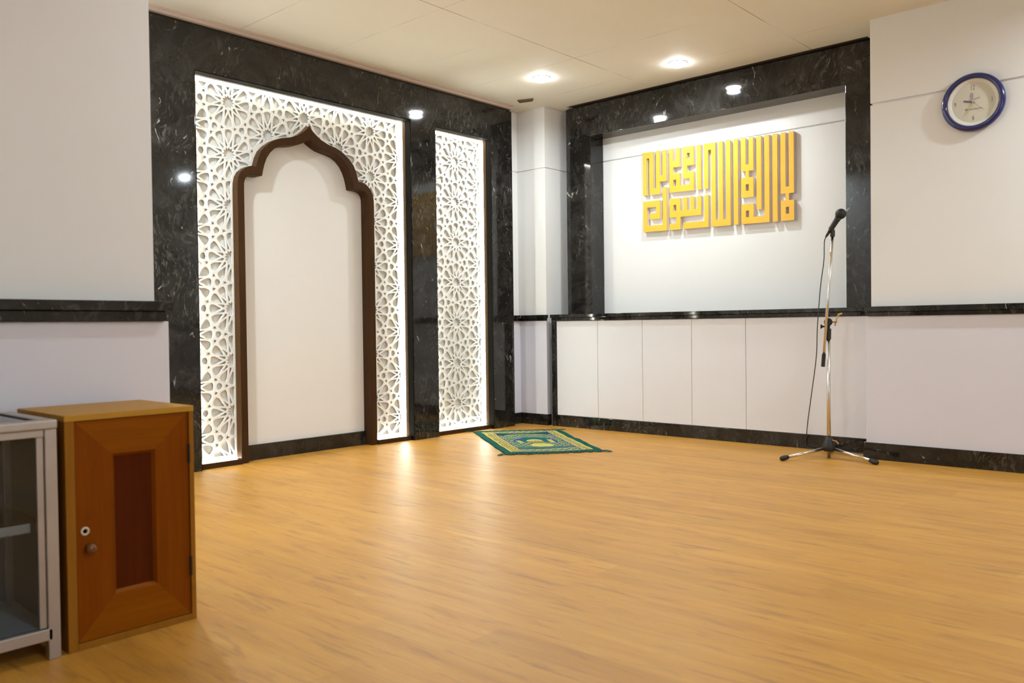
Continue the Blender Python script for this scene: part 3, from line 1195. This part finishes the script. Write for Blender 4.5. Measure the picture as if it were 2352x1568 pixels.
feet = [Vector((5.238, 2.350, 0.016)), Vector((5.447, 1.823, 0.016)), Vector((5.822, 2.262, 0.016))]
for f in feet:
    d = (f - C0)
    d.z = 0
    d.normalize()
    p0 = C0 + d * 0.03 + Vector((0, 0, 0.066))
    L = (f - p0)
    e = p0 + L * 0.90
    bm = bmesh.new()
    cyl(bm, p0, e, 0.0105)
    lg = obj('leg', bm, M['chrome'], st, smooth=True)
    bm = bmesh.new()
    ln = L.normalized()
    lathe(bm, p0 + L * 0.86, ln, [(0, 0.0), (0.0, 0.013), (0.02, 0.0165), (0.045, 0.0165), (0.056, 0.012), (0.058, 0.0)], 18)
    obj('rubber_foot', bm, M['black'], lg, smooth=True)
bm = bmesh.new()
cyl(bm, (5.529, 2.155, 0.79), (5.529, 2.153, 0.862), 0.0175)
cyl(bm, (5.529, 2.155, 0.860), (5.529, 2.155, 0.90), 0.012)
obj('upper_collar', bm, M['black'], st, label='grey-black collar on the pole top')
bm = bmesh.new()
vdir = Vector((5.53, 2.155, 0)).normalized()
side = Vector((vdir.y, -vdir.x, 0))
lathe(bm, C0 + Vector((0, 0, 0.905)) - vdir * 0.03, vdir, [(0, 0.0), (0, 0.022), (0.012, 0.027), (0.04, 0.027), (0.05, 0.02), (0.05, 0.0)], 24)
cyl(bm, (5.527, 2.160, 0.94), (5.528, 2.157, 0.985), 0.0155)
cl = obj('boom_clutch', bm, M['black'], st, smooth=False, label='black swivel clutch of the boom')
bm = bmesh.new()
q = C0 + Vector((0, 0, 0.905)) - vdir * 0.01
cyl(bm, q + side * 0.02, q + side * 0.055, 0.0055)
tube(bm, spline([q + side * 0.042 + Vector((0, 0, -0.026)), q + side * 0.046, q + side * 0.056 + Vector((0, 0, 0.035)), q + side * 0.078 + Vector((0, 0, 0.052))], 6), 0.0042)
cyl(bm, q + side * 0.058 + Vector((0, 0, 0.046)), q + side * 0.086 + Vector((0, 0, 0.056)), 0.006)
obj('lever', bm, M['brass'], cl, label='brass crank lever')
bm = bmesh.new()
q = C0 + Vector((0, 0, 0.876))
cyl(bm, q - side * 0.01, q - side * 0.040, 0.006)
lathe(bm, q - side * 0.036, -side, [(0, 0.0), (0, 0.007), (0.006, 0.015), (0.012, 0.015), (0.013, 0.0)], 12)
obj('wing_knob', bm, M['black'], cl)
b_top, b_bot = Vector((5.5395, 2.127, 1.470)), Vector((5.517, 2.184, 0.64))
off = -vdir * 0.030
bm = bmesh.new()
cyl(bm, b_bot + off, b_top + off, 0.0088)
boom = obj('boom', bm, M['chrome'], st, smooth=True)
bm = bmesh.new()
ax = (b_top - b_bot).normalized()
cyl(bm, b_bot + off - ax * 0.03, b_bot + off + ax * 0.055, 0.0125)
obj('end_grip', bm, M['black'], boom)
bm = bmesh.new()
lathe(bm, b_top + off - ax * 0.004, ax, [(0, 0.0), (0, 0.0155), (0.02, 0.0145), (0.042, 0.0125), (0.044, 0.008), (0.06, 0.008), (0.06, 0.0)], 20)
obj('clip_socket', bm, M['black'], boom)
# clip holding the microphone
mt_ = Vector((5.5325, 2.144, 1.502)) + off
mh = Vector((5.5575, 2.0795, 1.612)) + off
md = (mh - mt_).normalized()
cpos = b_top + off + ax * 0.05
bm = bmesh.new()
base_c = mt_ + md * 0.045
cyl(bm, base_c - md * 0.034, base_c + md * 0.028, 0.0165, 0.0185, n=24)
cyl(bm, cpos, base_c, 0.009, 0.010)
obj('microphone_clip', bm, M['black'], boom)

# microphone held in the clip
mic = thing('microphone', 'black ball-head microphone tilted in the stand clip', 'microphone', mt_)
bm = bmesh.new()
lathe(bm, mt_ - md * 0.012, md, [(0, 0.0), (0, 0.0095), (0.02, 0.0112), (0.10, 0.0195), (0.112, 0.0215), (0.112, 0.0)], 28)
obj('body', bm, M['black'], mic, smooth=True)
bm = bmesh.new()
r = 0.0345
lathe(bm, mh, md, [(-0.030, 0.0), (-0.030, 0.019)] + [(r * math.sin(a), r * math.cos(a)) for a in [math.radians(x) for x in range(-50, 91, 10)]][:-1] + [(r, 0.0)], 36)
gr = obj('grille', bm, M['grille'], mic, smooth=True, label='black ball grille')
bm = bmesh.new()
lathe(bm, mh, md, [(-0.004, 0.0335), (-0.004, 0.0352), (0.004, 0.0352), (0.004, 0.0335)], 36)
obj('grille_band', bm, M['black'], gr)
bm = bmesh.new()
lathe(bm, mt_ - md * 0.045, md, [(0, 0.0), (0, 0.005), (0.02, 0.009), (0.036, 0.0095), (0.036, 0.0)], 18)
obj('plug', bm, M['black'], mic, smooth=True)

# cable
c_start = mt_ - md * 0.046
pts = [c_start + md * 0.010, c_start - md * 0.012 + Vector((0, 0, -0.01)), Vector((5.505, 2.169, 1.40)), Vector((5.505, 2.172, 1.31)), Vector((5.497, 2.192, 1.14)),
       Vector((5.484, 2.209, 0.88)), Vector((5.483, 2.217, 0.68)), Vector((5.56, 2.28, 0.44)), Vector((5.72, 2.375, 0.22)), Vector((5.838, 2.435, 0.095)), Vector((5.853, 2.445, 0.030)), Vector((5.850, 2.40, 0.0045)), Vector((5.852, 2.20, 0.0042)), Vector((5.852, 2.02, 0.0042))]
bm = bmesh.new()
tube(bm, spline(pts, 8), 0.0033, 8)
tag(obj('microphone_cable', bm, M['cable'], smooth=True), 'thin dark cable hanging from the microphone down to the cupboard base', 'cable')

# ------------------------------------------------------------------ prayer rug
A_, B_, C_, D_ = Vector((4.322, 3.968, 0)), Vector((4.868, 3.524, 0)), Vector((5.626, 4.533, 0)), Vector((5.072, 5.022, 0))
RW, RL = 0.70, 1.28
rug = thing('prayer_rug', 'green patterned prayer rug with yellow border lying on the floor', 'rug', ((A_ + B_ + C_ + D_) / 4))


def rug_xy(u, v):
    return (A_ * (1 - u) + B_ * u) * (1 - v) + (D_ * (1 - u) + C_ * u) * v


GREEN = (0.004, 0.088, 0.070)
TEAL = (0.008, 0.115, 0.105)
DTEAL = (0.005, 0.062, 0.062)
YEL = (0.62, 0.47, 0.10)
PALE = (0.42, 0.42, 0.18)
BEIGE = (0.36, 0.32, 0.13)
BLUE = (0.025, 0.055, 0.28)
OLIVE = (0.11, 0.115, 0.03)


def h2(i, j):
    x = math.sin(i * 127.1 + j * 311.7) * 43758.5453
    return x - math.floor(x)


def rug_col(s, t):
    """s across 0..RW, t along 0..RL (near end to far end)"""
    d = min(s, RW - s)
    e = min(t, RL - t)
    if d < 0.052 or e < 0.055:
        return GREEN
    if d < 0.064 and e > 0.06:
        return YEL
    # side bands
    if d < 0.125:
        k = math.floor(t / 0.052)
        ph = (t / 0.052) % 1.0
        m = (d - 0.064) / 0.061
        r = math.hypot((ph - 0.5) * 0.9, m - 0.5)
        if r < 0.17:
            return BLUE if k % 4 == 1 else OLIVE
        if abs(r - 0.30) < 0.055:
            return YEL
        if h2(math.floor(s * 90), math.floor(t * 90)) < 0.28:
            return OLIVE
        return BEIGE
    if d < 0.133:
        return YEL
    if d < 0.139:
        return BLUE
    # end bands
    if e < 0.066:
        return YEL
    if e < 0.15:
        k = math.floor(s / 0.05)
        ph = (s / 0.05) % 1.0
        m = (e - 0.066) / 0.084
        w = 0.5 + 0.22 * math.sin(2 * PI * ph)
        if abs(m - w) < 0.10:
            return YEL if t > 0.5 else PALE
        if abs(m - 0.12) < 0.08 or abs(m - 0.9) < 0.07:
            return PALE
        return BLUE if k % 3 == 0 and m < 0.5 else TEAL
    if e < 0.158:
        return YEL
    # field
    x = s - RW / 2
    y = t - 0.16
    # wavy water lines near the near end
    if y < 0.12:
        q = (y + 0.006 * math.sin(s * 110)) / 0.026
        f = q % 1.0
        if f < 0.28:
            return PALE if int(q) % 2 == 0 else BLUE
        return TEAL if int(q) % 2 else DTEAL
    # rounded light base
    if math.hypot(x / 0.085, (t - 0.36) / 0.085) < 1.0:
        return (0.50, 0.48, 0.13) if math.hypot(x / 0.085, (t - 0.36) / 0.085) < 0.82 else YEL
    # small towers either side
    for xc in (-0.12, 0.12):
        if abs(x - xc) < 0.018 and 0.50 < t < 0.66:
            return BEIGE if int(t / 0.03) % 2 else YEL
    # central dome
    if abs(x) < 0.062 and 0.47 < t < 0.60:
        return OLIVE if (int(x * 90) + int(t * 60)) % 2 else BEIGE
    rd = math.hypot(x / 0.062, (t - 0.60) / 0.085)
    if t > 0.59 and rd < 1.0:
        return YEL if rd > 0.75 or int((x + 1) * 80) % 2 else BEIGE
    # blue arch band above the dome
    ra = math.hypot(x / 0.165, (t - 0.58) / 0.22)
    if t > 0.52 and 0.86 < ra < 1.0:
        return BLUE
    if t > 0.52 and ra < 0.86:
        return TEAL
    # spandrels near the far end
    rb = math.hypot(x / 0.25, (t - 0.74) / 0.25)
    if t > 0.96 and rb > 1.0:
        return DTEAL if rb > 1.1 else PALE
    # rows of pale scales
    rw = 0.042
    j = math.floor(t / rw)
    cxs = (s / 0.058 + (0.5 if j % 2 else 0)) % 1.0
    m = (t / rw) % 1.0
    if abs(m - (0.62 - 1.1 * (cxs - 0.5) ** 2)) < 0.24 and 0.1 < cxs < 0.9:
        return PALE if h2(j, math.floor(s / 0.058)) > 0.25 else BEIGE
    return TEAL


NU, NV = 150, 250
bm = bmesh.new()
cl_layer = bm.loops.layers.float_color.new('weave')
ZR = 0.007


def rug_z(u, v):
    w = 0.0022 * math.sin(u * 9 + v * 4) * math.sin(v * 13) + 0.0012 * math.sin(v * 31 + u * 5)
    return ZR + w + 0.0015


vv = [[None] * (NV + 1) for _ in range(NU + 1)]
for i in range(NU + 1):
    for j in range(NV + 1):
        u, v = i / NU, j / NV
        wob = 0.006 * math.sin(v * 17) + 0.003 * math.sin(v * 41)
        p = rug_xy(u + (wob if u < 0.02 else 0) * 0.6 + (wob if u > 0.98 else 0) * 0.9, v)
        vv[i][j] = bm.verts.new((p.x, p.y, rug_z(u, v)))
for i in range(NU):
    for j in range(NV):
        f = bm.faces.new((vv[i][j], vv[i + 1][j], vv[i + 1][j + 1], vv[i][j + 1]))
        c = rug_col((i + 0.5) / NU * RW, (j + 0.5) / NV * RL)
        for l in f.loops:
            l[cl_layer] = (*c, 1.0)
edge_loop = [vv[i][0] for i in range(NU + 1)] + [vv[NU][j] for j in range(1, NV + 1)] + [vv[i][NV] for i in range(NU - 1, -1, -1)] + [vv[0][j] for j in range(NV - 1, 0, -1)]
low = [bm.verts.new((v.co.x, v.co.y, 0.0006)) for v in edge_loop]
for i in range(len(edge_loop)):
    j = (i + 1) % len(edge_loop)
    f = bm.faces.new((edge_loop[i], low[i], low[j], edge_loop[j]))
    for l in f.loops:
        l[cl_layer] = (*GREEN, 1.0)
f = bm.faces.new(low)
for l in f.loops:
    l[cl_layer] = (*GREEN, 1.0)
obj('pile', bm, M['rug'], rug)
for end in (0, 1):
    bm = bmesh.new()
    for k in range(150):
        u = (k + random.random()) / 150
        L = 0.045 * random.uniform(0.5, 1.1)
        p0 = rug_xy(u, 0.012 if end == 0 else 0.988)
        p1 = rug_xy(u + random.uniform(-0.05, 0.05), (-L / RL) if end == 0 else (1 + L / RL))
        tip = random.uniform(0.003, 0.012)
        midp = (p0 + p1) / 2
        tube(bm, [Vector((p0.x, p0.y, 0.007)), Vector((midp.x, midp.y, random.uniform(0.005, 0.011))), Vector((p1.x, p1.y, tip * 0.5 + 0.002))], 0.0021, 5)
    # a longer tuft at each corner
    for u, du in ((0.0, -0.09), (1.0, 0.09)):
        for k in range(10):
            p0 = rug_xy(u, 0.012 if end == 0 else 0.988)
            p1 = rug_xy(u + du * random.uniform(0.5, 1.0), (-0.03 if end == 0 else 1.025) + random.uniform(-0.012, 0.012))
            tube(bm, [Vector((p0.x, p0.y, 0.007)), Vector(((p0.x + p1.x) / 2, (p0.y + p1.y) / 2, 0.009)), Vector((p1.x, p1.y, 0.004))], 0.0022, 5)
    obj('fringe', bm, M['fringe'], rug, label='ragged dark green fringe')

# ------------------------------------------------------------------ small wooden cabinet
X0, X1, Y0, Y1, ZT = 0.890, 1.267, 2.482, 2.855, 0.667
cab = thing('wooden_cabinet', 'small orange-brown wooden cabinet with one panelled door on the floor', 'cabinet', ((X0 + X1) / 2, (Y0 + Y1) / 2, 0))
bm = bmesh.new()
T = 0.018
bx(bm, X0, X0 + 0.026, Y0, Y1, 0, ZT - T)
bx(bm, X1 - 0.015, X1, Y0, Y1, 0, ZT - T)
bx(bm, X0 + 0.026, X1 - 0.015, Y0, Y1, 0.0, 0.019)
bx(bm, X0 + 0.026, X1 - 0.015, Y1 - 0.012, Y1, 0.019, ZT - T)
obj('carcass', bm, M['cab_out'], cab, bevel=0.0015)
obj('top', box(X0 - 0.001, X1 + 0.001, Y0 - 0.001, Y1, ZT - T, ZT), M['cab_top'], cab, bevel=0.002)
dx0, dx1, dz0, dz1 = X0 + 0.028, X1 - 0.017, 0.021, ZT - T - 0.002
px0, px1, pz0, pz1 = 1.021, 1.147, 0.138, 0.545
yd = Y0 + 0.005
bm = bmesh.new()


def mitre(q, qi, mi):
    """mitred frame member: outer edge q, inner edge qi (x,z), with a bevelled lip to the panel"""
    o0, o1 = q
    i0, i1 = qi
    s = 0.009

    def lip(i):
        cx_, cz = (px0 + px1) / 2, (pz0 + pz1) / 2
        return (i[0] + (s if i[0] < cx_ else -s), i[1] + (s if i[1] < cz else -s))
    l0, l1 = lip(i0), lip(i1)
    f = [bm.verts.new((p[0], yd, p[1])) for p in (o0, o1, i1, i0)]
    g = [bm.verts.new((p[0], yd + 0.012, p[1])) for p in (l1, l0)]
    b = [bm.verts.new((p[0], yd + 0.018, p[1])) for p in (o0, o1, l1, l0)]
    fs = [bm.faces.new(f), bm.faces.new((f[3], f[2], g[0], g[1])), bm.faces.new(b[::-1]), bm.faces.new((f[0], b[0], b[1], f[1])),
          bm.faces.new((g[1], g[0], b[2], b[3])), bm.faces.new((f[0], f[3], g[1], b[3], b[0])), bm.faces.new((f[1], b[1], b[2], g[0], f[2]))]
    for x in fs:
        x.material_index = mi


mitre(((dx0, dz0), (dx0, dz1)), ((px0, pz0), (px0, pz1)), 0)
mitre(((dx1, dz1), (dx1, dz0)), ((px1, pz1), (px1, pz0)), 0)
mitre(((dx0, dz1), (dx1, dz1)), ((px0, pz1), (px1, pz1)), 1)
mitre(((dx1, dz0), (dx0, dz0)), ((px1, pz0), (px0, pz0)), 1)
door = obj('door', bm, [M['cab_v'], M['cab_h']], cab)
obj('door_panel', box(px0 + 0.002, px1 - 0.002, yd + 0.011, yd + 0.020, pz0 + 0.002, pz1 - 0.002), M['cab_p'], door, label='dark red-brown sunken panel')
bm = bmesh.new()
lathe(bm, (0.9405, yd, 0.335), (0, -1, 0), [(0.0, 0.0065), (0.0, 0.0115), (0.002, 0.0128), (0.0045, 0.0115), (0.0045, 0.007), (0.001, 0.0060), (0.0, 0.0065)], 28)
obj('key_ring', bm, M['bone'], door, smooth=True, label='ivory keyhole ring')
bm = bmesh.new()
lathe(bm, (0.949, yd, 0.287), (0, -1, 0), [(0.0, 0.009), (0.010, 0.008), (0.016, 0.012), (0.024, 0.0155), (0.031, 0.013), (0.034, 0.0)], 28)
obj('knob', bm, M['knob'], door, smooth=True)
for zh in (0.170, 0.520):
    bm = bmesh.new()
    cyl(bm, (dx1 + 0.001, Y0 - 0.001, zh - 0.03), (dx1 + 0.001, Y0 - 0.001, zh + 0.03), 0.0035)
    obj('hinge', bm, M['black'], door)

# ------------------------------------------------------------------ aluminium display case at the left edge
CX0, CX1, CY0, CY1, CZ = -0.05, 0.869, 2.478, 2.85, 0.660
case = thing('display_case', 'aluminium framed glass display case at the left beside the wooden cabinet', 'display case', ((CX0 + CX1) / 2, 2.66, 0))
PW = 0.031
for (px_, py_) in ((CX1 - PW, CY0), (CX1 - PW, CY1 - PW), (CX0, CY0), (CX0, CY1 - PW)):
    obj('post', box(px_, px_ + PW, py_, py_ + PW, 0, CZ - 0.026), M['alu'], case, bevel=0.002)
bm = bmesh.new()
bx(bm, CX0, CX1 + 0.002, CY0 - 0.004, CY0 + 0.036, CZ - 0.026, CZ)
bx(bm, CX0, CX1 + 0.002, CY1 - 0.036, CY1, CZ - 0.026, CZ)
bx(bm, CX1 - 0.036, CX1 + 0.002, CY0 + 0.036, CY1 - 0.036, CZ - 0.026, CZ)
bx(bm, CX0, CX0 + 0.036, CY0 + 0.036, CY1 - 0.036, CZ - 0.026, CZ)
obj('top_frame', bm, M['alu'], case, bevel=0.005, segs=3)
bm = bmesh.new()
bx(bm, CX0 + 0.034, CX1 - 0.034, CY0 + 0.034, CY1 - 0.034, CZ - 0.010, CZ - 0.004)
tg = obj('top_glass', bm, M['glass'], case)
bm = bmesh.new()
for a in ((CX0 + 0.036, CX1 - 0.036, CY0 + 0.036, CY0 + 0.043), (CX0 + 0.036, CX1 - 0.036, CY1 - 0.043, CY1 - 0.036), (CX0 + 0.036, CX0 + 0.043, CY0 + 0.043, CY1 - 0.043), (CX1 - 0.043, CX1 - 0.036, CY0 + 0.043, CY1 - 0.043)):
    bx(bm, *a, CZ - 0.004, CZ - 0.001)
obj('gasket', bm, M['black'], tg, label='black rubber seal round the top glass')
bm = bmesh.new()
bx(bm, CX0 + PW, CX1 - PW, CY0 + 0.006, CY0 + 0.024, CZ - 0.046, CZ - 0.026)
obj('upper_rail', bm, M['alu'], case, bevel=0.0015)
bm = bmesh.new()
bx(bm, CX0 + PW, CX1 - 0.020, CY0 + 0.0, CY0 + 0.030, 0.054, 0.086)
obj('lower_rail', bm, M['alu'], case, bevel=0.002)
obj('stile', box(CX1 - PW - 0.019, CX1 - PW - 0.001, CY0 + 0.008, CY0 + 0.022, 0.088, CZ - 0.047), M['alu'], case, bevel=0.0015)
obj('base_board', box(CX0 + 0.01, CX1 - 0.012, CY0 + 0.031, CY1 - 0.012, 0.072, 0.086), M['case_board'], case)
bm = bmesh.new()
bx(bm, CX0 + PW, CX1 - 0.058, CY0 + 0.040, CY0 + 0.060, 0.350, 0.376)
sh = obj('shelf_rail', bm, M['alu'], case, bevel=0.002)
obj('shelf_glass', box(CX0 + PW, CX1 - 0.034, CY0 + 0.036, CY1 - 0.036, 0.378, 0.384), M['glass'], sh)
obj('back_board', box(CX0 + PW, CX1 - PW, CY1 - 0.018, CY1 - 0.012, 0.088, CZ - 0.028), M['case_back'], case, label='slate grey back board')
obj('side_glass', box(CX1 - 0.012, CX1 - 0.008, CY0 + PW, CY1 - PW, 0.088, CZ - 0.028), M['case_back'], case, label='dark side pane')
obj('front_glass', box(CX0 + PW + 0.002, CX1 - PW - 0.020, CY0 + 0.012, CY0 + 0.016, 0.088, CZ - 0.047), M['glass'], case, label='clear sliding front pane')
